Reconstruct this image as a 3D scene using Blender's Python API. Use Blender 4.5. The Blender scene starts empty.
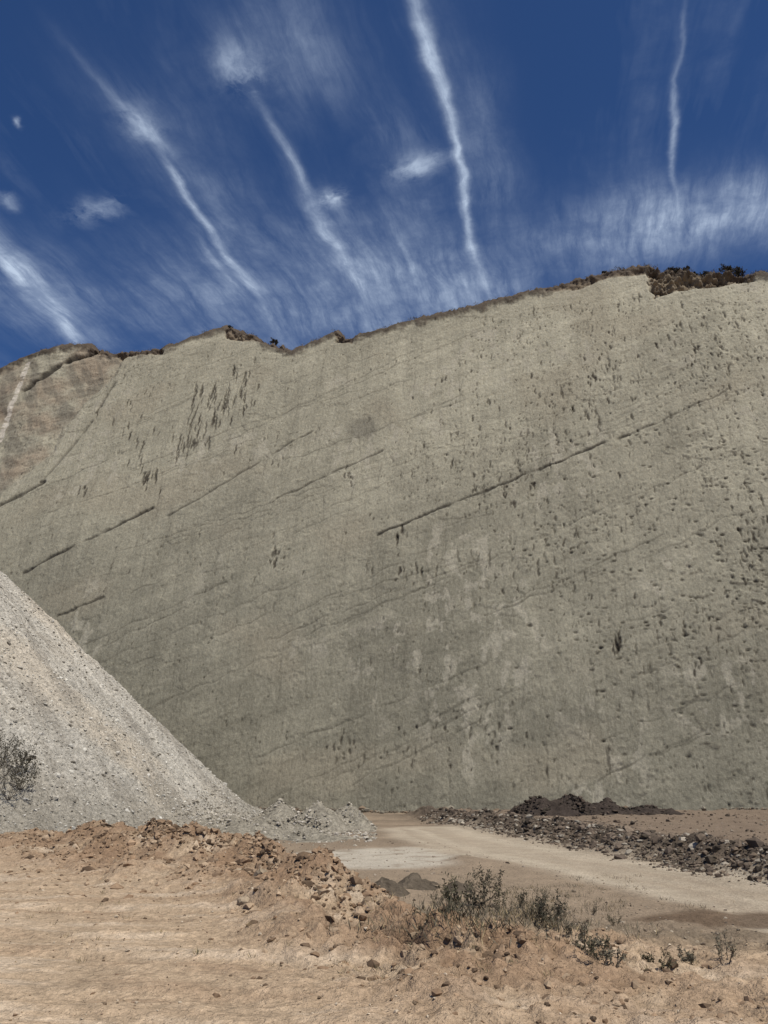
import bpy, math, random, time
import numpy as np
from mathutils import Vector
T0=time.time()
random.seed(7); rng=np.random.default_rng(7)
scene=bpy.context.scene
# ---------------------------------------------------------------- camera model
F=773.0; PITCH=math.radians(19.45); CZ=3.0
cp,sp=math.cos(PITCH),math.sin(PITCH)
def ray(px,py):
    a=(px-384)/F; b=(512-py)/F
    return np.array([a,cp-b*sp,sp+b*cp])
CAM=np.array([0,0,CZ])
def on_ground(px,py,z=0.0):
    d=ray(px,py); t=(z-CZ)/d[2]; return CAM+d*t
# ---------------------------------------------------------------- noise
def _hash(ix,iy,seed):
    h=(ix.astype(np.uint32)*np.uint32(374761393)+iy.astype(np.uint32)*np.uint32(668265263)+np.uint32((seed*1274126177)&0xffffffff))
    h=(h^(h>>np.uint32(13)))*np.uint32(1274126177)
    return h^(h>>np.uint32(16))
ANG=np.arange(1024)*(2*np.pi/1024); COS=np.cos(ANG); SIN=np.sin(ANG)
def perlin(x,y,seed=0):
    x=np.asarray(x,dtype=np.float64); y=np.asarray(y,dtype=np.float64)
    x,y=np.broadcast_arrays(x,y)
    ix=np.floor(x); iy=np.floor(y); fx=x-ix; fy=y-iy
    ix=ix.astype(np.int64); iy=iy.astype(np.int64)
    u=fx*fx*fx*(fx*(fx*6-15)+10); v=fy*fy*fy*(fy*(fy*6-15)+10)
    def g(dx,dy):
        k=(_hash(ix+dx,iy+dy,seed)>>np.uint32(7))&np.uint32(1023)
        return COS[k]*(fx-dx)+SIN[k]*(fy-dy)
    n0=g(0,0)*(1-u)+g(1,0)*u; n1=g(0,1)*(1-u)+g(1,1)*u
    return (n0*(1-v)+n1*v)*1.5
def fbm(x,y,oct=4,seed=0,gain=.5):
    s=0;a=1;t=0
    for i in range(oct):
        s=s+a*perlin(x*2**i+17.3*i,y*2**i-9.1*i,seed+i); t+=a; a*=gain
    return s/t*1.3
def sstep(a,b,x):
    t=np.clip((x-a)/(b-a),0,1); return t*t*(3-2*t)
# ---------------------------------------------------------------- helpers
def grid_faces(nr,nc):
    i=np.arange(nr-1)[:,None]*nc+np.arange(nc-1)[None,:]
    return np.stack([i,i+1,i+nc+1,i+nc],-1).reshape(-1,4)
def new_mesh(name,verts,faces,mats,cols=None,smooth=True,matidx=None):
    me=bpy.data.meshes.new(name)
    verts=np.asarray(verts,dtype=np.float32); faces=np.asarray(faces,dtype=np.int32)
    n=faces.shape[1]
    me.vertices.add(len(verts)); me.vertices.foreach_set('co',verts.ravel())
    me.loops.add(faces.size); me.loops.foreach_set('vertex_index',faces.ravel())
    me.polygons.add(len(faces))
    me.polygons.foreach_set('loop_start',np.arange(0,faces.size,n,dtype=np.int32))
    me.polygons.foreach_set('use_smooth',np.full(len(faces),smooth,dtype=bool))
    for m in mats: me.materials.append(m)
    if matidx is not None: me.polygons.foreach_set('material_index',np.asarray(matidx,dtype=np.int32))
    me.update(calc_edges=True); 
    if cols is not None:
        at=me.color_attributes.new('Col','FLOAT_COLOR','POINT')
        c=np.ones((len(verts),4),dtype=np.float32); c[:,:3]=np.clip(cols,0,1)
        at.data.foreach_set('color',c.ravel())
    ob=bpy.data.objects.new(name,me); scene.collection.objects.link(ob)
    return ob
def earth_mat(name,bumps,rough=.95,var=.35,vscale=3.0,fallback=None,vst=(1,1,1)):
    m=bpy.data.materials.new(name); m.use_nodes=True
    nt=m.node_tree; N=nt.nodes; L=nt.links
    bs=N['Principled BSDF']; bs.inputs['Roughness'].default_value=rough
    bs.inputs['Specular IOR Level'].default_value=.1
    tc=N.new('ShaderNodeTexCoord')
    if fallback is None:
        at=N.new('ShaderNodeAttribute'); at.attribute_name='Col'; csrc=at.outputs['Color']
    else:
        r=N.new('ShaderNodeRGB'); r.outputs[0].default_value=(*fallback,1); csrc=r.outputs[0]
    mp0=N.new('ShaderNodeMapping'); mp0.inputs['Scale'].default_value=vst; L.new(tc.outputs['Object'],mp0.inputs['Vector'])
    n1=N.new('ShaderNodeTexNoise'); n1.inputs['Scale'].default_value=vscale; n1.inputs['Detail'].default_value=4; n1.inputs['Roughness'].default_value=.8
    L.new(mp0.outputs[0],n1.inputs['Vector'])
    mr=N.new('ShaderNodeMapRange'); mr.inputs['From Min'].default_value=.3; mr.inputs['From Max'].default_value=.7
    mr.inputs['To Min'].default_value=1-var; mr.inputs['To Max'].default_value=1+var
    L.new(n1.outputs['Fac'],mr.inputs['Value'])
    vm=N.new('ShaderNodeVectorMath'); vm.operation='SCALE'
    L.new(csrc,vm.inputs[0]); L.new(mr.outputs[0],vm.inputs['Scale'])
    L.new(vm.outputs[0],bs.inputs['Base Color'])
    prev=None
    for sc,dist,st in bumps:
        mp=N.new('ShaderNodeMapping'); mp.inputs['Scale'].default_value=st
        L.new(tc.outputs['Object'],mp.inputs['Vector'])
        n=N.new('ShaderNodeTexNoise'); n.inputs['Scale'].default_value=sc; n.inputs['Detail'].default_value=3; n.inputs['Roughness'].default_value=.7
        L.new(mp.outputs[0],n.inputs['Vector'])
        b=N.new('ShaderNodeBump'); b.inputs['Strength'].default_value=1; b.inputs['Distance'].default_value=dist
        L.new(n.outputs['Fac'],b.inputs['Height'])
        if prev: L.new(prev.outputs[0],b.inputs['Normal'])
        prev=b
    if prev: L.new(prev.outputs[0],bs.inputs['Normal'])
    return m
def simple_mat(name,col,rough=.8,var=.3,sc=6):
    return earth_mat(name,[],rough,var,sc,fallback=col)

# ================================================================ GROUND
ex=np.array([-60,-20,-10,-5,-2.6,-.9,.77,2,3.6,10,30,60.]); ey=np.array([30,24,21.5,20,17.5,14,10.6,9.4,8.4,7,5,4.])
py_=np.array([-50,10,18,26.5,40,59,72,85.,120]); px_=np.array([24,20,15,11.9,9.6,6.8,3.5,2,0.])
ROAD=[on_ground(*p)[:2] for p in [(430,829),(455,838),(510,852),(600,868),(690,885),(768,905),(900,950)]]
RUT=[on_ground(px,p_,1.42)[:2] for px,p_ in ((338,932),(372,934),(400,938),(432,948))]
def polydist(x,y,pts):
    best=np.full(np.broadcast(x,y).shape,1e9)
    for (a,b) in zip(pts[:-1],pts[1:]):
        ab=b-a; t=np.clip(((x-a[0])*ab[0]+(y-a[1])*ab[1])/(ab@ab),0,1)
        best=np.minimum(best,np.hypot(x-a[0]-t*ab[0],y-a[1]-t*ab[1]))
    return best
PAN=on_ground(375,857)[:2]
def zones(x,y):
    Ye=np.interp(x,ex,ey)+.9*perlin(x*.45,y*.05,3)+.35*perlin(x*1.7,y*.2,4)
    d=y-Ye
    plat=1.3+.02*np.clip(y-7,0,20)*sstep(3,-3,x)
    fall=sstep(-.2,9,d)
    A=np.interp(x,[-20,-11,-8,-6,-3.5,-1.5,-.3,1,2.5,5,10],[.12,.16,.26,.50,.50,.34,.18,.09,.05,.03,0])
    A=A*(1+.9*perlin(x*.55,y*.3,5))
    berm=A*np.exp(-((d+.7)/1.4)**2)+.65*A*np.exp(-((d+3.4)/1.1)**2)*np.clip(.4+1.7*perlin(x*.4,y*.4,6),0,1)
    rd=polydist(x,y,ROAD)+.5*perlin(x*.3,y*.3,8)
    road=1-sstep(1.4,2.6,rd*25/np.clip(y,18,40)*.9)
    pan=1-sstep(.7,1.1,np.hypot((x-PAN[0])/4.2,(y-PAN[1])/5.5)+.35*perlin(x*.4,y*.25,9))
    xe=np.interp(y,py_,px_)+.8*perlin(y*.25,x*.02,11)
    pd=x-xe
    far=1-sstep(80,95,y)
    pf=sstep(0,2.0,pd)*far
    rim=np.exp(-((pd-1.8)/2.0)**2)*far
    return d,plat,fall,berm,road,pan,pd,pf,rim
def terrain(x,y,full=False):
    d,plat,fall,berm,road,pan,pd,pf,rim=zones(x,y)
    z=plat*(1-fall)+berm
    z=z+.6*pf*fall+.26*rim*fall
    rough=np.clip(np.exp(-(np.where(d>-.7,(d+.7)/1.7,(d+.7)/3.2))**2)*np.interp(x,[-15,-9,-6,0,1.5,3.5,8],[.35,.6,1,1,.7,.35,.15]),0,1)
    slope=sstep(-.5,1.5,d)*(1-sstep(9,14,d))
    smooth=np.maximum(road,pan)
    n1=fbm(x*.12,y*.12,3,20)
    n2=fbm(x*.9,y*.9,4,30)
    n3=fbm(x*4.5,y*4.5,4,40,.65)
    ridg=(1-2.2*np.abs(perlin(x*1.6+n2,y*1.6,45)))*.6+(1-2.2*np.abs(perlin(x*4.2,y*4.2+n2,46)))*.5
    clump=sstep(-.2,.3,fbm(x*.7,y*.7,3,47))
    near=sstep(60,5,y)
    z=z+n1*.25*sstep(0,10,d)*(1-.8*smooth)
    z=z+n2*(.035+.15*rough+.10*slope+.34*rim*fall+.12*pf*fall)*(1-.85*smooth)
    z=z+n3*(.018+.14*rough+.06*slope+.16*rim*fall)*near*(1-.8*smooth)
    z=z+ridg*(.18*rough*clump+.06*slope*clump)*(1-.85*smooth)
    for y0,k in ((6.6,-.10),(7.4,-.06),(8.7,-.08),(9.6,-.12),(11.5,-.10)):
        rr=(y-(y0+k*x+.25*perlin(x*.2,0*x+y0,50)))
        z=z-.03*np.exp(-(rr/.16)**2)+.018*np.exp(-((rr-.3)/.13)**2)
    rut=polydist(x,y,RUT)+.10*perlin(x*3,y*3,64)
    z=z-.20*np.exp(-(rut/.16)**2)+.07*np.exp(-((rut-.38)/.18)**2)
    if full: return z,dict(d=d,fall=fall,road=road,pan=pan,pd=pd,pf=pf,rim=rim,rough=rough,slope=slope,n1=n1,n2=n2,n3=n3,ridg=ridg,clump=clump,rut=rut)
    return z
xs=list(np.arange(0,10,.042)); 
while xs[-1]<3500: xs.append(xs[-1]+max(.042,(xs[-1]-9)*.018+.03))
xs=np.array(xs); xs=np.concatenate([-xs[:0:-1],xs])
ys=[-3000,-1500,-700,-300,-120,-60,-30,-18,-12,-8,-5,-3,-1,1,2.5,3.5,4.2,4.8]
y=5.2
while y<4000:
    ys.append(y); y+= .0055*y if y<110 else .05*y
ys=np.array(ys,dtype=float)
X,Y=np.meshgrid(xs,ys)
Z,T=terrain(X,Y,True)
def mixc(c,a,f): return c*(1-f[...,None])+np.array(a)*f[...,None]
C=np.zeros(X.shape+(3,))+np.array([.45,.335,.222])
Yr=Y+.10*X
st=fbm(X*.35,Yr*2.0,5,60,.6); 
C=mixc(C,[.55,.44,.32],sstep(.0,.45,st)*.7*(1-T['fall']))
C=mixc(C,[.30,.205,.13],sstep(.05,.5,-st)*.6*(1-T['fall']))
C=mixc(C,[.26,.172,.107],np.clip(T['rough']*1.4,0,1)*sstep(-.55,.15,T['n2']))
C=mixc(C,[.085,.058,.04],T['rough']*T['clump']*sstep(.2,-.4,T['ridg'])*.9)  # shadow clumps: hollows between the clods shaded in the colour
C=mixc(C,[.28,.215,.15],sstep(.1,.9,T['fall']))
C=mixc(C,[.125,.098,.067],T['slope']*sstep(-.35,.25,T['n2'])*.75)
C=mixc(C,[.19,.147,.105],sstep(28,60,Y)*sstep(-.5,.4,T['n1']))
C=mixc(C,[.085,.066,.05],T['rim']*T['fall']*.95)
C=mixc(C,[.19,.143,.103],T['pf']*T['fall']*(1-T['rim'])*.9)
C=mixc(C,[.46,.41,.33],T['pan']*.9*sstep(-.9,-.1,T['n2']))
C=mixc(C,[.09,.06,.04],np.exp(-(T['rut']/.15)**2)*.8)  # shade inside the groove painted dark into the ground colour
lane=.6+.8*fbm(polydist(X,Y,ROAD)*.8+.4*perlin(X*.2,Y*.2,63),X*.12,4,61,.6)
C=mixc(C,[.45,.38,.285],T['road']*T['fall']*np.clip(.45+.5*lane,0,1)*.95)
wetc=on_ground(745,920)[:2]; wet=1-sstep(.5,1.1,np.hypot((X-wetc[0])/3.2,(Y-wetc[1])/1.2)+.4*T['n2'])
C=mixc(C,[.13,.088,.057],wet*.85)
C*= (1+.32*T['n3']*sstep(60,5,Y)+.16*T['n2'])[...,None]
ground_mat=earth_mat('ground_dirt',[(2.5,.055,(1,1,1)),(12,.055,(1,1,1)),(50,.018,(1,1,1))],var=.36,vscale=14)
new_mesh('ground',np.stack([X,Y,Z],-1).reshape(-1,3),grid_faces(*X.shape),[ground_mat],C.reshape(-1,3))
print('ground',time.time()-T0)

# ================================================================ ROCK WALL
ang=math.radians(-11.6); TILT=math.radians(75)
e=np.array([math.cos(ang),math.sin(ang),0]); m_=np.array([-math.sin(ang),math.cos(ang),0])
g=m_*math.cos(TILT)+np.array([0,0,math.sin(TILT)]); nrm=np.cross(e,g)
B0=np.array([0,97.4,-.2])
def pw(px,py):
    d=ray(px,py); t=((B0-CAM)@nrm)/(d@nrm); P=CAM+d*t-B0
    return float(P@e),float(P@g)
top=[(-200,420),(-60,392),(0,366),(22,356),(40,352),(62,347),(85,344),(96,349),(115,352),(135,353),(160,349),(172,346),(200,335),(225,327),(243,331),(262,340),(288,349),(300,347),(335,331),(346,339),(380,331),(420,319),(470,306),(530,292),(580,279),(620,270),(655,268),(700,273),(740,276),(768,277),(900,290),(1100,330)]
tp=np.array([pw(*p) for p in top])
DS=.14
S=np.arange(-135,88,DS); nL=60
S=np.concatenate([np.linspace(-260,-136,nL),S,np.linspace(89,220,60)])
Htop=np.interp(S,tp[:,0],tp[:,1])
Htop=np.where(S<tp[0,0],tp[0,1]*(1-sstep(0,80,tp[0,0]-S)*.8),Htop); Htop=np.where(S>tp[-1,0],tp[-1,1]*(1-sstep(0,120,S-tp[-1,0])*.8),Htop)
Htop=Htop+.5*fbm(S*.35,S*0,5,70,.6)+.35*np.abs(perlin(S*1.3,S*0,71))
NR=600
V=np.linspace(0,1,NR)
Hh=V[:,None]*(Htop[None,:]+3)-3; SS=np.broadcast_to(S[None,:],Hh.shape)
below=Htop[None,:]-Hh
def px2(pts): return np.array([pw(*p) for p in pts])
wS0=1.2*perlin(SS*.15,Hh*.15,80)+.5*perlin(SS*.7,Hh*.7,81); wH0=1.2*perlin(SS*.15,Hh*.15,82)
def region(poly,soft=2.0):
    P=px2(poly); lo=P.min(0)-4; hi=P.max(0)+4
    ci=np.where((S>lo[0])&(S<hi[0]))[0]; rr_=np.where(((Hh>lo[1])&(Hh<hi[1]))[:,ci[0]:ci[-1]+1].any(1))[0]
    sl=(slice(rr_[0],rr_[-1]+1),slice(ci[0],ci[-1]+1)); out=np.zeros(SS.shape)
    wS=SS[sl]+wS0[sl]; wH=Hh[sl]+wH0[sl]; inside=np.zeros(wS.shape,bool); n=len(P); j=n-1
    for i in range(n):
        c=((P[i,1]>wH)!=(P[j,1]>wH))&(wS<(P[j,0]-P[i,0])*(wH-P[i,1])/(P[j,1]-P[i,1]+1e-9)+P[i,0])
        inside^=c; j=i
    dist=polydist(wS,wH,[P[k] for k in range(n)]+[P[0]])
    out[sl]=np.where(inside,sstep(0,soft,dist),0); return out
disp=1.2*fbm(SS*.02,Hh*.02,3,90)+.16*fbm(SS*.09,Hh*.06,3,91)
pm=sstep(.0,.4,fbm(SS*.05,Hh*.05,3,96))
u1=fbm(SS*.10+Hh*.05,Hh*.13-SS*.04,5,92); disp+=.09*sstep(.06,.08,u1)*pm
u2=fbm(SS*.25,Hh*.34-SS*.08,5,93,.6);   disp+=.06*sstep(.12,.15,u2)*(1-pm*.5)
u3=fbm(SS*.8,Hh*1.1,4,94,.6)
rightlow=sstep(5,50,SS)*(1-.7*sstep(35,70,Hh)); rp=sstep(-.1,.35,fbm(SS*.09,Hh*.09,3,106))
disp+=(.02+.12*rightlow*rp)*sstep(.30,.36,u3)
disp+=.035*fbm(SS*2.0,Hh*1.1,3,95,.8)
# colour
C=np.zeros(SS.shape+(3,))+np.array([.262,.241,.180])
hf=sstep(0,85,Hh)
C*= ((.70+.50*hf)*(1+.07*sstep(-10,60,SS)))[...,None]  # darker towards the bottom; stronger sun on the right painted into albedo
C*= (1+.20*fbm(SS*.03,Hh*.03-SS*.01,4,100))[...,None]
C*= (1+.17*fbm(SS*.5,Hh*.07,4,101))[...,None]
C*= (1+.20*fbm(SS*.05+Hh*.03,Hh*.42-SS*.19,5,119,.65))[...,None]
C*= (1+.18*fbm(SS*2.2,Hh*1.3,3,102,.9))[...,None]
C=mixc(C,[.27,.235,.170],sstep(.1,.6,fbm(SS*.05+3,Hh*.07,3,103))*.4)
pale=sstep(.14,.24,fbm(SS*.45,Hh*.26,4,104,.6))*sstep(.05,.4,fbm(SS*.06,Hh*.06,2,105)+.3*(np.exp(-((SS-13)/16)**2-((Hh-17)/12)**2))*2)
C=mixc(C,[.34,.31,.24],pale*.6)
C=mixc(C,[.10,.088,.067],sstep(.24,.34,u3)*(.06+.42*rightlow)*rp)
lreg=region([(-300,300),(130,340),(133,358),(105,385),(70,420),(50,455),(0,500),(-300,640)],3)
disp-=.6*sstep(0,.6,lreg); disp+=lreg*.3*fbm(SS*.2,Hh*.35,5,107)
C=mixc(C,[.25,.185,.13],lreg*sstep(-.4,.4,fbm(SS*.09,Hh*.12,4,108))*.65)
C=mixc(C,[.14,.125,.098],lreg*sstep(-.1,.35,fbm(SS*.35+Hh*.2,Hh*.12,4,109))*.6)
for poly,dep in (([(645,255),(760,255),(750,284),(715,290),(682,296),(655,303),(648,290)],1.6),
             ([(222,318),(245,322),(295,345),(280,352),(255,342),(225,340)],1.0),
             ([(330,322),(362,330),(350,345),(335,340)],.8),
             ([(88,338),(165,338),(160,356),(120,362),(92,352)],.9),
             ([(530,280),(650,255),(650,272),(590,283),(540,296)],.5)):
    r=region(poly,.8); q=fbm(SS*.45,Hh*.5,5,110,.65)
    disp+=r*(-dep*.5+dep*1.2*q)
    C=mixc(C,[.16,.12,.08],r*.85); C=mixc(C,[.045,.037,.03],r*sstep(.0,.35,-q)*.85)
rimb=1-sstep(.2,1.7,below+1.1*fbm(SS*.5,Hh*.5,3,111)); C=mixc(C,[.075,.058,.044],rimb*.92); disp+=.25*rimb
P=pw(362,428); pt=1-sstep(.7,1.1,np.hypot((SS-P[0])/2.4,(Hh-P[1])/2.6)+.3*perlin(SS*.8,Hh*.8,112)); C=mixc(C,[.145,.132,.102],pt*.65)
def crack(pts,w,dark,depth,wob=.35):
    P=px2(pts); 
    lo=P.min(0)-3; hi=P.max(0)+3
    ci=np.where((S>lo[0])&(S<hi[0]))[0]; ri=np.where((Hh[:,ci[len(ci)//2]]>lo[1]-2)&(Hh[:,ci[len(ci)//2]]<hi[1]+2))[0]
    sl=(slice(ri[0],ri[-1]+1),slice(ci[0],ci[-1]+1))
    a=SS[sl]; b=Hh[sl]
    dd=polydist(a,b+wob*perlin(a*.35,b*0,113)+.12*perlin(a*2,b*0,118),[p for p in P])
    ww=w*(1+.9*perlin(a*.5,b*.5,114))
    k=np.exp(-(dd/np.maximum(ww,.06))**2)*sstep(-.5,.1,perlin(a*.3,b*.3,115)+.2)
    C[sl]=mixc(C[sl],[.035,.03,.024],k*dark); disp[sl]-=k*depth
crack([(378,536),(440,508),(520,474),(600,442),(630,432)],.20,.95,.22)
crack([(630,432),(700,403),(735,388)],.14,.6,.12)
crack([(25,574),(60,556),(100,536),(152,508)],.24,.9,.25)
crack([(168,516),(230,482),(312,432)],.16,.65,.15)
crack([(278,501),(330,476),(382,450)],.16,.7,.15)
crack([(60,618),(105,600)],.20,.8,.2)
crack([(0,505),(20,495),(42,480)],.35,.8,.4)
crack([(95,350),(60,362),(22,388)],.6,.9,.7)
crack([(90,420),(125,365)],.3,.6,.2); crack([(40,480),(90,420)],.25,.5,.2)
for i in range(60):
    x0=random.uniform(60,740); y0=random.uniform(350,780); L_=random.uniform(50,240); sl_=random.uniform(.3,.5)
    crack([(x0-L_/2,y0+L_*sl_/2),(x0+L_/2,y0-L_*sl_/2)],.10,random.uniform(.15,.42),.07,.6)
P=px2([(26,362),(14,392),(-4,436)]); dd=polydist(SS,Hh,[p for p in P]); k=1-sstep(.40,.75,dd+.25*perlin(SS*.9,Hh*.9,116)); C=mixc(C,[.52,.47,.39],k*.85*sstep(-.7,-.1,perlin(SS*.5,Hh*1.8,122)))
DS_H=(Htop+3)/(NR-1)
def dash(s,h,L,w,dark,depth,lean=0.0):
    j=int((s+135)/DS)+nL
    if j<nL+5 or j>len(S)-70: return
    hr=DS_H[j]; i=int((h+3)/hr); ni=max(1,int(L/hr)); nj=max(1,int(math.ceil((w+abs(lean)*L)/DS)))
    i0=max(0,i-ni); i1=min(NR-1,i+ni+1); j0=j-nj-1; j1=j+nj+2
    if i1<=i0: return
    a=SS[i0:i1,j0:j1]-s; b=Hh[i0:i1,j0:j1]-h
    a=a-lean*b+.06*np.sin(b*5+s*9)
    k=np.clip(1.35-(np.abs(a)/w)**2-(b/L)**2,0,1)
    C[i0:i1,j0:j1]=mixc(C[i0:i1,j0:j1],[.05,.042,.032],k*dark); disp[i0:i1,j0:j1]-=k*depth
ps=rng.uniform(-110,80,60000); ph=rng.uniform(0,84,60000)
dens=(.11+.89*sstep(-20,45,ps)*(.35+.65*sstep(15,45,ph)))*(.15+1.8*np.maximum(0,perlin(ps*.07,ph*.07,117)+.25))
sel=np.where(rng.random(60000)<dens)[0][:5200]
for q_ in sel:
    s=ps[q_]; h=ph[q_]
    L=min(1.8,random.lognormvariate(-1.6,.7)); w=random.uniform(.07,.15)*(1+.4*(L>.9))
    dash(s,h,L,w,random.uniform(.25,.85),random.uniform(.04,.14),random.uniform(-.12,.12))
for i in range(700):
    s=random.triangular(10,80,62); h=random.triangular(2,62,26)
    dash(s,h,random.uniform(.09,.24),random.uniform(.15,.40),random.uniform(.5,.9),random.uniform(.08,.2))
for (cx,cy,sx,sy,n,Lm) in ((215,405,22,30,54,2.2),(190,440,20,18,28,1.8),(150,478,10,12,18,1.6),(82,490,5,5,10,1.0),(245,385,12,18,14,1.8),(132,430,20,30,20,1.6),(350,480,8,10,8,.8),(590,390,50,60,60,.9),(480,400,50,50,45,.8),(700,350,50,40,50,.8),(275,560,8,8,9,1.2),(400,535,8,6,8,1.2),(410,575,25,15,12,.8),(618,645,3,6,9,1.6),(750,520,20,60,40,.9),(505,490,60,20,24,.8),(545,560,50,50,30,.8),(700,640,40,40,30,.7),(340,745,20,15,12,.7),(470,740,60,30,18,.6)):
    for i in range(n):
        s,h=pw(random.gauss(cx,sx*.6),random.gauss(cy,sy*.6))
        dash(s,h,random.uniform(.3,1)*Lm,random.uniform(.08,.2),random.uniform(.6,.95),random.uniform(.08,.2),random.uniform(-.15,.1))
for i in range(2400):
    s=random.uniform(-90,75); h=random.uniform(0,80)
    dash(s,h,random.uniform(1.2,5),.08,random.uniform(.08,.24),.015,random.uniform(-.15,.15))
P3=B0+SS[...,None]*e+Hh[...,None]*g+disp[...,None]*nrm
rows=[P3]; cr=[C]
topP=P3[-1]; 
for i,(b,dz) in enumerate(((.25,.25),(.6,.5),(1.1,.7),(1.8,.85),(3,.9),(5,.7),(9,0),(18,-3),(35,-9),(70,-22),(120,-42),(190,-70),(260,-100))):
    r=topP.copy(); r+=m_*b; rz=r[:,2]+dz*(1+1.2*fbm(S*.5,S*0+i*.35,4,120)) ; r[:,2]=np.maximum(rz,-4) 
    rows.append(r[None]); cc=np.zeros((1,len(S),3))+np.array([.09,.068,.048]); cc*=(1+.4*fbm(S*.8,S*0+i,3,121))[None,:,None]; cr.append(cc)
P3=np.concatenate(rows,0); C=np.concatenate(cr,0)
wall_mat=earth_mat('wall_limestone',[(2.0,.12,(1,1,.7)),(7,.05,(1,1,.7))],var=.25,vscale=3.4,vst=(1,1,.6))
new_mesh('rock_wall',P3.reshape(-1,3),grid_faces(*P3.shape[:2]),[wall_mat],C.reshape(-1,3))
print('wall',time.time()-T0)

# ================================================================ GRAVEL HEAP
PC=np.array([-45.,62.]); PR=36.; PH=31.
def heap_z(x,y):
    dx=x-PC[0]; dy=y-PC[1]; r=np.hypot(dx,dy); th=np.arctan2(dy,dx)
    rr=r/PR; R2=rr*(1+.05*perlin(np.cos(th)*3,np.sin(th)*3,130))
    z=PH*(1-R2); 
    z=np.where(z<2.5,2.5*np.exp((np.minimum(z,2.5)-2.5)/2.5),z)-.35
    z=z-PH*.03*np.exp(-(rr/.08)**2)
    rill=perlin(th*16+.8*perlin(x*.12,y*.12,138),rr*3.5,131)*.6+perlin(th*47,rr*7,132)*.25
    z=z+rill*.16*sstep(0,.3,rr)*sstep(1.25,.8,rr)+.42*fbm(x*.5,y*.5,5,133,.7)*sstep(1.5,1.,rr)+.6*fbm(x*.07,y*.07,3,134)*sstep(1.3,.8,rr)
    return z,rill,rr,th
RR=np.concatenate([np.linspace(0,.3,40)[:-1],np.linspace(.3,1.6,400)])*PR
TH=np.concatenate([np.linspace(-math.pi*.75,math.pi*.25,1000)[:-1],np.linspace(math.pi*.25,math.pi*1.25,120)])
R,THH=np.meshgrid(RR,TH,indexing='ij'); hx=PC[0]+R*np.cos(THH); hy=PC[1]+R*np.sin(THH)
hz,rill,rr,th=heap_z(hx,hy)
C=np.zeros(hx.shape+(3,))+np.array([.44,.405,.34])
C*= (1+.22*fbm(th*10,rr*3,4,135))[...,None]*(1+.08*rill)[...,None]
C*= (1+.35*fbm(hx*1.6,hy*1.6,4,139,.8))[...,None]
C=mixc(C,[.46,.39,.295],sstep(-.1,.45,fbm(hx*.09,hy*.09,4,136)+.1)*.6)
C=mixc(C,[.25,.222,.18],sstep(.1,.4,fbm(th*12+hx*.1,rr*6,4,137))*.5)
C=mixc(C,[.24,.215,.17],sstep(.85,1.0,rr)*.75)
gravel_mat=earth_mat('gravel',[(1.6,.20,(1,1,1)),(5,.16,(1,1,1)),(16,.06,(1,1,1))],var=.5,vscale=4.5)
new_mesh('gravel_heap',np.stack([hx,hy,hz],-1).reshape(-1,3),grid_faces(*hx.shape)[:,::-1],[gravel_mat],C.reshape(-1,3))
def mound(name,mounds,col,mat,seed,res=.12,rough=.3,mul=.3):
    xs0=min(m[0]-m[2]*1.6 for m in mounds); xs1=max(m[0]+m[2]*1.6 for m in mounds)
    ys0=min(m[1]-m[3]*1.6 for m in mounds); ys1=max(m[1]+m[3]*1.6 for m in mounds)
    x,y=np.meshgrid(np.arange(xs0,xs1,res),np.arange(ys0,ys1,res))
    z=np.zeros(x.shape)
    for (mx,my,rx,ry,h) in mounds:
        q=np.hypot((x-mx)/rx,(y-my)/ry)*(1+.3*perlin(x*.5,y*.5,seed)); z=np.maximum(z,h*(1-q))
    z=z-.1+np.where(z>0,1,0)*rough*fbm(x*.9,y*.9,5,seed+1,.6)*np.clip(z*2,0,1)
    base=terrain(x,y); z=np.where(z>-.05,base+z,base-.3)
    c=np.zeros(x.shape+(3,))+np.array(col); c*=(1+mul*fbm(x*1.2,y*1.2,4,seed+2,.7))[...,None]
    new_mesh(name,np.stack([x,y,z],-1).reshape(-1,3),grid_faces(*x.shape),[mat],c.reshape(-1,3))
    return lambda a,b: terrain(a,b)+np.max([h*(1-np.hypot((a-mx)/rx,(b-my)/ry)) for (mx,my,rx,ry,h) in mounds]+[np.zeros(np.shape(a))],axis=0)-.1
gm=[(-7.2,57,3.2,4,2.1),(-4.6,58,2.8,3,2.0),(-2.6,60,2.4,3,2.0),(-9,50,5,5,1.3),(-5.2,50,3.6,4,.7)]
gz=mound('gravel_mound',gm,[.28,.25,.195],gravel_mat,200,mul=.5)
dirt_mat=earth_mat('dark_earth',[(2.5,.12,(1,1,1)),(12,.05,(1,1,1))],var=.4,vscale=6)
dm=[(13.5,72,3.0,3,1.6),(16.2,72,3.4,3.2,1.9),(19.3,72,3.4,2.6,1.4),(23,73,3.6,2.6,.8)]
dz_=mound('dark_earth_pile',dm,[.048,.037,.03],dirt_mat,210,rough=.45,mul=.5)
sm=[tuple(on_ground(352,880,.4)[:2])+(.9,1.3,.45),tuple(on_ground(385,878,.4)[:2])+(1.0,1.2,.5),tuple(on_ground(418,876,.3)[:2])+(.9,1.2,.4),tuple(on_ground(455,878,.3)[:2])+(.8,1.2,.3)]
mound('earth_mound',sm,[.10,.08,.058],dirt_mat,220,res=.05,rough=.6,mul=.5)
print('mounds',time.time()-T0)

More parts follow.
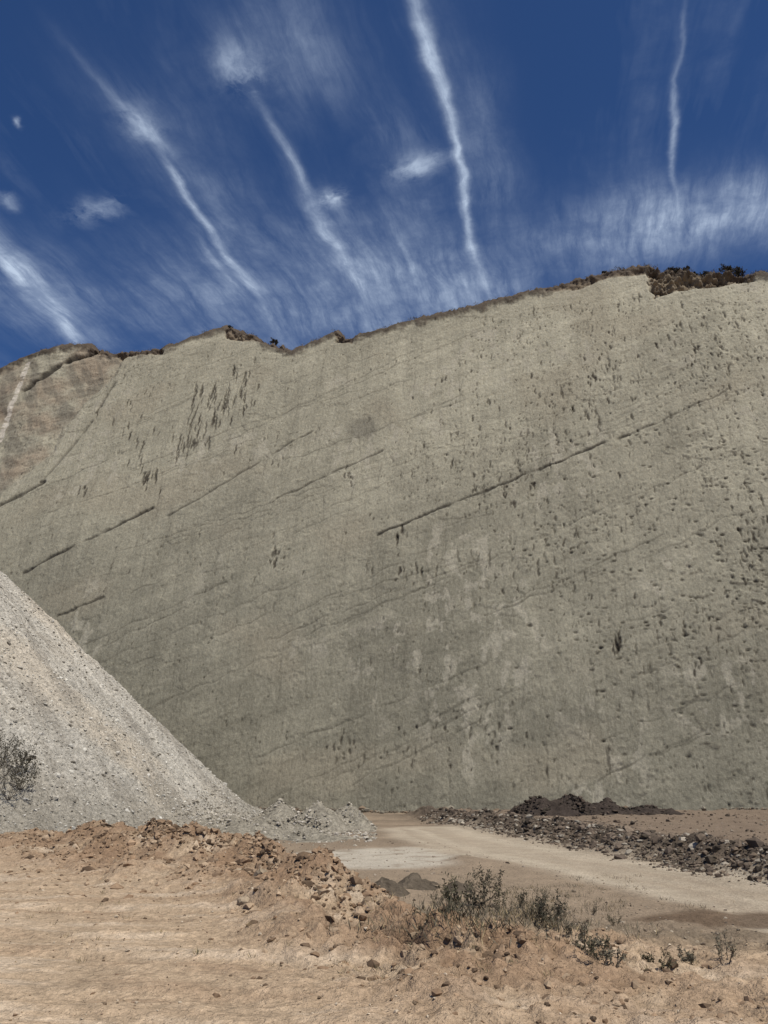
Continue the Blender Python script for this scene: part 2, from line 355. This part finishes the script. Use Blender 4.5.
# ================================================================ ROCKS
import bmesh
def rock_template(sub,seed):
    bm=bmesh.new(); bmesh.ops.create_icosphere(bm,subdivisions=sub,radius=1)
    v=np.array([x.co[:] for x in bm.verts]); f=np.array([[q.index for q in x.verts] for x in bm.faces]); bm.free()
    r=np.random.default_rng(seed)
    for k in range(9):
        n=r.normal(size=3); n/=np.linalg.norm(n); o=r.uniform(.4,.85)
        dd=v@n-o; v=v-np.where(dd>0,dd,0)[:,None]*n
    v*=r.uniform([.8,.6,.4],[1.15,1.0,.8]); v+=r.normal(size=v.shape)*.04
    return v,f
TPL={1:[rock_template(1,i) for i in range(14)],2:[rock_template(2,i+50) for i in range(8)]}
def rocks(name,xy,size,zf,cols,mat,sub=1,sink=.3,smooth=False):
    xy=np.asarray(xy); size=np.asarray(size); z=zf(xy[:,0],xy[:,1]); cols=np.array(cols)
    tid=rng.integers(len(TPL[sub]),size=len(xy)); Vs=[];Fs=[];Cs=[];off=0
    for t in range(len(TPL[sub])):
        k=np.where(tid==t)[0]; 
        if len(k)==0: continue
        v,f=TPL[sub][t]; n=len(k)
        a=rng.uniform(0,6.28,n); b=rng.uniform(-.5,.5,n); ca,sa,cb,sb=np.cos(a),np.sin(a),np.cos(b),np.sin(b)
        x0,y0,z0=v[:,0][None],v[:,1][None],v[:,2][None]
        y1=cb[:,None]*y0-sb[:,None]*z0; z1=sb[:,None]*y0+cb[:,None]*z0
        x2=ca[:,None]*x0-sa[:,None]*y1; y2=sa[:,None]*x0+ca[:,None]*y1
        s_=size[k][:,None]
        w=np.stack([x2*s_+xy[k,0][:,None],y2*s_+xy[k,1][:,None],z1*s_+(z[k]+size[k]*(.5-sink))[:,None]],-1)
        Vs.append(w.reshape(-1,3)); Fs.append((f[None]+(np.arange(n)*len(v))[:,None,None]+off).reshape(-1,3)); off+=n*len(v)
        c=cols[rng.integers(len(cols),size=n)]*rng.uniform(.75,1.25,n)[:,None]; Cs.append(np.repeat(c,len(v),0))
    return new_mesh(name,np.concatenate(Vs),np.concatenate(Fs),[mat],np.concatenate(Cs),smooth)
stone_mat=earth_mat('stone',[],var=.3,vscale=7)
ln=lambda n,m,s,mx: np.minimum(rng.lognormal(math.log(m),s,n),mx)
n=8000; yy=5+rng.beta(1.3,1.4,n)*15; xx=rng.uniform(-.62,.62,n)*yy
keep=perlin(xx*.6,yy*.9,300)>-.15+rng.uniform(-.3,.3,n); xx=xx[keep];yy=yy[keep]
rocks('pebbles',np.c_[xx,yy],ln(len(xx),.008,.65,.035),terrain,[(.42,.32,.21),(.28,.2,.135),(.46,.38,.28),(.16,.115,.075)],stone_mat)
n=14000; xx=np.where(rng.random(n)<.8,rng.normal(-3.8,3.0,n),rng.uniform(-14,5,n)); yy=np.interp(xx,ex,ey)-.8+np.where(rng.random(n)<.6,rng.normal(0,1.2,n),-np.abs(rng.normal(0,2.3,n)))
k=fbm(xx*.7,yy*.7,3,47)>-.1+rng.uniform(-.3,.3,n); xx=xx[k];yy=yy[k]
rocks('dirt_clods',np.c_[xx,yy],np.minimum(ln(len(xx),.032,.65,.18),.011*yy),terrain,[(.21,.14,.087),(.27,.185,.117),(.12,.082,.053),(.32,.235,.155)],stone_mat,sink=.6)
b=[on_ground(px,p_,1.75)[:2] for px,p_ in ((48,832),(62,834),(84,832),(98,834),(140,830),(160,826),(30,838),(238,862),(262,868),(245,880),(300,878))]
rocks('boulders',np.array(b),np.array([.22,.30,.25,.14,.18,.2,.13,.16,.2,.12,.12]),terrain,[(.33,.26,.18),(.2,.145,.1)],stone_mat,sub=2,sink=.5)
n=3600; yy=rng.uniform(9,48,n); xx=rng.uniform(-.3,.5,n)*yy; dd=yy-np.interp(xx,ex,ey); k=(dd>.5)&(polydist(xx,yy,ROAD)>1.6)
xx=xx[k];yy=yy[k]; rocks('slope_stones',np.c_[xx,yy],np.minimum(ln(len(xx),.024,.6,.14),.004*yy),terrain,[(.26,.21,.15),(.13,.1,.075),(.30,.25,.19)],stone_mat,sink=.45)
n=15000; yy=22+rng.beta(1,1.1,n)*54; xx=np.interp(yy,py_,px_)+np.abs(rng.normal(.2,2.7,n))+rng.normal(0,.4,n)
rocks('rubble_bank',np.c_[xx,yy],ln(n,.06,.68,.40),terrain,[(.085,.068,.05),(.13,.1,.075),(.11,.085,.065),(.17,.13,.095),(.065,.052,.04),(.28,.245,.195)],stone_mat,sink=.45)
n=2600; yy=rng.uniform(26,78,n); xx=np.interp(yy,py_,px_)+rng.uniform(2,40,n)
rocks('scattered_stones',np.c_[xx,yy],ln(n,.06,.6,.3),terrain,[(.16,.12,.085),(.09,.07,.052),(.24,.2,.15)],stone_mat)
n=900; xx=rng.uniform(10,25,n); yy=72+rng.normal(-.8,1.6,n)
rocks('dark_rubble',np.c_[xx,yy],ln(n,.13,.5,.4),dz_,[(.05,.04,.03),(.08,.06,.046),(.035,.028,.023)],stone_mat)
n=2800; s=rng.uniform(-30,70,n); w=np.abs(rng.normal(0,2.2,n)); pp=B0[:2]+s[:,None]*e[:2]-(w-.8)[:,None]*m_[:2]
rocks('wall_foot_rubble',pp,ln(n,.15,.6,.7),lambda a,b_:terrain(a,b_)+.1,[(.14,.12,.09),(.21,.185,.14),(.10,.08,.06),(.17,.125,.085)],stone_mat)
hzf=lambda a,b_:np.maximum(heap_z(a,b_)[0],terrain(a,b_))
n=28000; q=PR*np.sqrt(rng.uniform(.05,1.15,n)); t=rng.uniform(-math.pi*.7,math.pi*.2,n)
rocks('gravel_stones',np.c_[PC[0]+q*np.cos(t),PC[1]+q*np.sin(t)],ln(n,.062,.5,.28),hzf,[(.46,.43,.37),(.35,.32,.265),(.52,.49,.42),(.19,.168,.135)],stone_mat,sink=.4)
n=3200; xx=rng.uniform(-13,-.5,n); yy=rng.normal(55,4,n)
rocks('gravel_mound_stones',np.c_[xx,yy],ln(n,.08,.5,.35),lambda a,b_:np.maximum(gz(a,b_),hzf(a,b_)),[(.32,.285,.225),(.2,.175,.135),(.40,.36,.3)],stone_mat,sink=.45)
print('rocks',time.time()-T0)

# ================================================================ VEGETATION
random.seed(21)
def leafmat(name,col):
    return simple_mat(name,col,.7,.45,9)
bark=simple_mat('bark',(.12,.095,.07)); leaf_a=leafmat('leaf_olive',(.09,.08,.048)); leaf_b=leafmat('leaf_grey',(.14,.122,.085)); leaf_d=leafmat('leaf_dark',(.05,.045,.031)); straw=leafmat('straw',(.30,.23,.13))
class MB:
    def __init__(s): s.v=[];s.f=[];s.m=[]
    def quad(s,a,b,c,d,m):
        n=len(s.v); s.v+= [a,b,c,d]; s.f.append((n,n+1,n+2,n+3)); s.m.append(m)
    def tube(s,p,q,r0,r1,m=0):
        ax=(q-p).normalized(); o=ax.orthogonal().normalized(); o2=ax.cross(o)
        n=len(s.v)
        for (c,r) in ((p,r0),(q,r1)):
            for k in range(3):
                t=k*2.094; s.v.append(c+(o*math.cos(t)+o2*math.sin(t))*r)
        for k in range(3): s.f.append((n+k,n+(k+1)%3,n+3+(k+1)%3,n+3+k)); s.m.append(m)
    def leaf(s,p,d,l,w,m=1):
        side=d.cross(Vector((random.gauss(0,1),random.gauss(0,1),random.gauss(0,1)))).normalized()*w
        s.quad(p,p+d*l*.5+side,p+d*l,p+d*l*.5-side,m)
def rv(): return Vector((random.gauss(0,1),random.gauss(0,1),random.gauss(0,1))).normalized()
def grow(mb,p,d,length,r,depth,leaf,up=.15,seg=4):
    for i in range(seg):
        d=(d+rv()*.22+Vector((0,0,up))).normalized(); q=p+d*(length/seg)
        r2=r*.8; mb.tube(p,q,r,r2); p=q; r=r2
        if depth>0 and i>0:
            for k in range(random.choice((1,2,2))):
                grow(mb,p,(d+rv()*.9).normalized(),length*random.uniform(.4,.6),r*.65,depth-1,leaf,up,3)
        if depth<=1 and leaf[0]>0:
            for k in range(leaf[0]):
                ld=(d*.4+rv()).normalized(); mb.leaf(p-d*random.uniform(0,length/seg),ld,leaf[1]*random.uniform(.6,1.3),leaf[2])
def shrub(name,loc,h,stems,depth,leaf,mat,spread=.6,r=.012):
    mb=MB(); base=Vector((0,0,0))
    for i in range(stems):
        a=random.uniform(0,6.28); d=Vector((math.cos(a)*spread,math.sin(a)*spread,1)).normalized()
        grow(mb,base+Vector((math.cos(a)*.05,math.sin(a)*.05,-.03)),d,h*random.uniform(.6,.95),r,depth,leaf)
    ob=new_mesh(name,[tuple(v) for v in mb.v],mb.f,[bark,mat],None,False,mb.m); ob.location=loc; return ob
def march(pxs,pys,hf_,t0,t1,n=500):
    """first surface hit of sight lines used to lay the plants out on the terrain"""
    D=np.array([ray(a,b) for a,b in zip(pxs,pys)]); ts=np.geomspace(t0,t1,n)
    PX=D[:,0:1]*ts; PY=D[:,1:2]*ts; PZ=CZ+D[:,2:3]*ts
    H=hf_(PX,PY); hit=PZ<H; i=np.where(hit.any(1),hit.argmax(1),n-1); r=np.arange(len(i))
    return np.stack([PX[r,i],PY[r,i],H[r,i]],-1)
SH=[(472,908,.72,3,2,(2,.065,.013),leaf_b,.3,.010),(486,908,.78,4,2,(2,.065,.013),leaf_d,.3,.010),(498,910,.55,4,1,(4,.055,.012),leaf_a,.5,.009)]
for (px,py,h,st_,lm,sp_) in ((455,912,.40,6,leaf_a,.9),(437,905,.35,6,leaf_b,.9),(535,918,.42,8,leaf_a,.8),(560,922,.42,8,leaf_b,.8),(520,908,.42,7,leaf_d,.8),(602,958,.22,7,leaf_a,1.1),(590,950,.18,6,leaf_b,1.1),(660,966,.16,6,leaf_a,1.2),(690,964,.14,6,leaf_b,1.2),(724,964,.26,5,leaf_b,.5),(612,965,.16,6,leaf_b,1.0),(470,916,.33,7,leaf_d,1.0),(575,940,.2,6,leaf_b,1.0),(505,916,.33,7,leaf_b,1.0),(550,926,.38,7,leaf_d,.8),(540,905,.4,6,leaf_b,.8),(590,915,.3,6,leaf_b,.9),(615,925,.25,6,leaf_a,.9)):
    SH.append((px,py,h,st_,1,(3,.045 if h>.3 else .028,.009 if h>.3 else .006),lm,sp_,.006))
PT=march([a[0] for a in SH],[a[1] for a in SH],terrain,5,80)
for a,P in zip(SH,PT): shrub('shrub',tuple(P),*a[2:])
mb=MB()
gx=rng.normal(515,64,300); gy=rng.normal(905,18,300); k=(gy>876)&(gy<945); gx=gx[k];gy=gy[k]
G1=march(gx,gy,terrain,5,80)
for P in G1:
    for k in range(18):
        d=Vector((random.gauss(0,.6),random.gauss(0,.6),1)).normalized(); b0=Vector(P)+Vector((random.gauss(0,.12),random.gauss(0,.12),-.02))
        mb.leaf(b0,d,random.uniform(.05,.18),.005,random.choice((0,1,1,3,2)))
G2=march(rng.uniform(20,760,60),rng.uniform(880,985,60),terrain,5,80)
for P in G2:
    for k in range(12):
        d=Vector((random.gauss(0,.6),random.gauss(0,.6),1)).normalized(); mb.leaf(Vector(P)+Vector((random.gauss(0,.03),random.gauss(0,.03),0)),d,random.uniform(.03,.08),.003,random.choice((0,2,2)))
new_mesh('dry_grass',[tuple(v) for v in mb.v],mb.f,[leaf_a,leaf_b,straw,leaf_d],None,False,mb.m)
LS=((8,800,1.7),(-12,796,2.3),(20,790,1.2),(0,768,1.5),(16,774,1.1),(-30,780,2.2))
PT=march([a[0] for a in LS],[a[1] for a in LS],hzf,12,120,900)
for a,P in zip(LS,PT): shrub('shrub',tuple(P),a[2],7,2,(1,.12,.02),leaf_d,.9,.018)
def rim(px,back=1.2,dz=.6):
    s=pw(px,275)[0]; j=int(np.argmin(np.abs(S-s))); P=topP[j]+m_*back; return (P[0],P[1],P[2]+dz)
for (px,h) in ((672,.8),(680,1.3),(690,1.0),(698,.8),(708,.9),(728,1.4),(735,1.9),(743,1.5),(284,.9),(606,.5),(240,.6)):
    shrub('rim_bush',rim(px),h,7,2,(3,.2,.05),leaf_d,.9,.03)
mb=MB()
for i in range(900):
    px=random.choice((random.uniform(380,768),random.uniform(600,768),random.uniform(60,360)))
    s=pw(px,275)[0]; j=int(np.argmin(np.abs(S-s))); b_=random.uniform(.3,3); P=Vector(topP[j]+m_*b_); P.z+=.55+.1*b_
    hh=random.uniform(.15,.6)
    for k in range(9):
        d=Vector((random.gauss(0,.6),random.gauss(0,.6),1)).normalized(); mb.leaf(P+Vector((random.gauss(0,.2),random.gauss(0,.2),-.1)),d,hh*random.uniform(.5,1.2),.035,random.choice((0,1,1)))
new_mesh('rim_brush',[tuple(v) for v in mb.v],mb.f,[leaf_d,bark],None,False,mb.m)
print('veg',time.time()-T0)

# ================================================================ SKY + SUN
el=math.radians(59); az=math.atan2(.56,-.83)
sd=Vector((math.cos(el)*math.sin(az),math.cos(el)*math.cos(az),math.sin(el)))
sun=bpy.data.lights.new('sun','SUN'); sun.energy=4.7; sun.angle=math.radians(.5); sun.color=(1,.955,.87)
so=bpy.data.objects.new('sun',sun); scene.collection.objects.link(so); so.rotation_euler=sd.to_track_quat('Z','Y').to_euler(); so.location=(0,0,150)
w=bpy.data.worlds.new('World'); scene.world=w; w.use_nodes=True; nt=w.node_tree; N=nt.nodes; L=nt.links
try: w.cycles.sampling_method='NONE'
except Exception: pass
bg=N['Background']; bg.inputs['Strength'].default_value=.09
sky=N.new('ShaderNodeTexSky'); sky.sky_type='NISHITA'; sky.sun_disc=False; sky.sun_elevation=el; sky.sun_rotation=az; sky.altitude=2800; sky.air_density=1.0; sky.dust_density=.3; sky.ozone_density=3
tc=N.new('ShaderNodeTexCoord'); sx=N.new('ShaderNodeSeparateXYZ'); L.new(tc.outputs['Generated'],sx.inputs[0])
def M(op,a,b=None,c=None,clamp=False):
    n=N.new('ShaderNodeMath'); n.operation=op; n.use_clamp=clamp
    for i,v in enumerate((a,b,c)):
        if v is None: continue
        if isinstance(v,(int,float)): n.inputs[i].default_value=v
        else: L.new(v,n.inputs[i])
    return n.outputs[0]
zc=M('MAXIMUM',sx.outputs[2],.04)
cb=N.new('ShaderNodeCombineXYZ'); L.new(M('DIVIDE',sx.outputs[0],zc),cb.inputs[0]); L.new(M('DIVIDE',sx.outputs[1],zc),cb.inputs[1])
def noise(vec,scale,detail=5,rough=.55,map_=None,dist=0):
    if map_:
        mp=N.new('ShaderNodeMapping'); mp.vector_type='TEXTURE'; mp.inputs['Rotation'].default_value=(0,0,map_[0]); mp.inputs['Scale'].default_value=map_[1]; L.new(vec,mp.inputs[0]); vec=mp.outputs[0]
    n=N.new('ShaderNodeTexNoise'); n.inputs['Scale'].default_value=scale; n.inputs['Detail'].default_value=detail; n.inputs['Roughness'].default_value=rough; n.inputs['Distortion'].default_value=dist
    L.new(vec,n.inputs['Vector']); return n
def warp(vec,scale,det,amt,rough=.5):
    wn=noise(vec,scale,det,rough)
    v1=N.new('ShaderNodeVectorMath'); v1.operation='SUBTRACT'; L.new(wn.outputs['Color'],v1.inputs[0]); v1.inputs[1].default_value=(.5,.5,.5)
    v2=N.new('ShaderNodeVectorMath'); v2.operation='MULTIPLY_ADD'; L.new(v1.outputs[0],v2.inputs[0]); v2.inputs[1].default_value=(amt,amt,0); L.new(vec,v2.inputs[2])
    return v2.outputs[0]
PL=warp(cb.outputs[0],2.2,3,.10,.45)
PLF=warp(PL,12,4,.05,.65)
def cl(px,py):
    d=ray(px,py); return d[:2]/d[2]
def streak(p0,p1,wpx,inten,src=None):
    a=cl(*p0); b=cl(*p1); mid=(a+b)/2; d=b-a; Ln=np.hypot(*d); ang=math.atan2(d[1],d[0])
    mp=np.array(p0,float)*.5+np.array(p1,float)*.5; pd=np.array(p1,float)-np.array(p0,float); pd/=np.hypot(*pd); pn=np.array([-pd[1],pd[0]])
    off=cl(*(mp+pn*wpx))-cl(*mp); nn=np.array([-d[1],d[0]])/Ln; wd=abs(off@nn)
    m=N.new('ShaderNodeMapping'); m.vector_type='TEXTURE'; m.inputs['Location'].default_value=(mid[0],mid[1],0); m.inputs['Rotation'].default_value=(0,0,ang); m.inputs['Scale'].default_value=(Ln*.5,wd,1)
    L.new(src or PL,m.inputs[0])
    dt=N.new('ShaderNodeVectorMath'); dt.operation='DOT_PRODUCT'; L.new(m.outputs[0],dt.inputs[0]); L.new(m.outputs[0],dt.inputs[1])
    ex_=M('EXPONENT',M('MULTIPLY',dt.outputs['Value'],-1.2))
    return M('MULTIPLY',ex_,inten)
def addall(l):
    s=l[0]
    for k in l[1:]: s=M('ADD',s,k)
    return s
PLM=warp(PL,10,4,.022,.62)
sharp=addall([streak(*a,src=PLM) for a in (
 ((418,-20),(450,130),8,.68),((436,70),(470,220),4.5,.6),((458,180),(490,300),4.5,.48),
 ((676,15),(671,110),3,.30),((671,80),(680,210),4,.42),
 ((130,110),(180,160),5.5,.38),((160,150),(215,235),4,.5),((205,220),(265,318),4.5,.45),
 ((-20,225),(40,300),10,.65),((10,240),(85,345),8,.6),
 ((255,95),(320,210),5.5,.34),((300,190),(375,320),7,.42),
 ((385,210),(430,300),5,.2),((60,40),(140,130),5,.12),
 ((200,235),(240,300),4,.2))])
puffs=addall([streak(*a,src=PLF) for a in (
 ((80,222),(135,205),12,.45),((318,196),(346,186),9,.95),((390,168),(440,158),11,.55),((20,127),(28,130),3.5,.5),((0,200),(22,203),7,.4),((210,60),(265,85),20,.5),((120,120),(160,130),16,.4))])
soft=addall([streak(*a) for a in (
 ((320,200),(390,330),46,.42),((540,245),(800,215),34,.66),((620,170),(690,260),36,.2),((220,10),(330,90),50,.32),
 ((0,250),(90,350),45,.36),((450,40),(500,240),32,.26),((110,250),(280,350),46,.24),((180,120),(270,310),40,.2),((400,270),(520,300),28,.38),((740,180),(780,240),30,.36),((80,60),(200,180),36,.12),((360,60),(440,280),30,.17),((180,330),(560,300),50,.28))])
sa=math.atan2(.96,.28)
fib=noise(PLM,24,7,.70,(sa,(5,1,1)),.15).outputs['Fac']; clump=noise(PLF,8,7,.66).outputs['Fac']
fibm=M('MULTIPLY_ADD',fib,3.4,-1.15,True); clm=M('MULTIPLY_ADD',clump,3.2,-1.05,True); clh=M('MULTIPLY_ADD',clump,5.0,-2.0,True)
tot=M('ADD',M('MULTIPLY',sharp,M('MULTIPLY_ADD',M('MULTIPLY',fibm,clm),1.2,.40)),M('MULTIPLY',soft,M('MULTIPLY_ADD',fibm,M('MULTIPLY_ADD',clm,.8,.08),.20)))
tot=M('ADD',tot,M('MULTIPLY',puffs,clh))
veil=M('MULTIPLY',M('MULTIPLY',M('MULTIPLY_ADD',noise(PL,3,6,.65,(sa,(4,1,1)),.4).outputs['Fac'],2.2,-1.05,True),clm),.28)
tot=M('ADD',tot,veil); tot=M('MINIMUM',tot,.9)
gm_=N.new('ShaderNodeMix'); gm_.data_type='RGBA'; gm_.blend_type='MULTIPLY'; gm_.inputs['Factor'].default_value=1
L.new(sky.outputs[0],gm_.inputs['A']); gm_.inputs['B'].default_value=(.48,.71,1.0,1)
mx=N.new('ShaderNodeMix'); mx.data_type='RGBA'; L.new(tot,mx.inputs['Factor']); L.new(gm_.outputs['Result'],mx.inputs['A']); mx.inputs['B'].default_value=(6.4,7.6,9.4,1)
L.new(mx.outputs['Result'],bg.inputs['Color'])

# ================================================================ CAMERA
cam=bpy.data.cameras.new('camera'); co=bpy.data.objects.new('camera',cam); scene.collection.objects.link(co)
co.location=(0,0,CZ); co.rotation_euler=(math.radians(90)+PITCH,0,0)
cam.sensor_fit='VERTICAL'; cam.sensor_height=36; cam.lens=36*F/1024; cam.clip_end=9000; cam.clip_start=.1
scene.camera=co
scene.view_settings.view_transform='Standard'; scene.view_settings.look='None'; scene.view_settings.exposure=0
print('done',time.time()-T0)
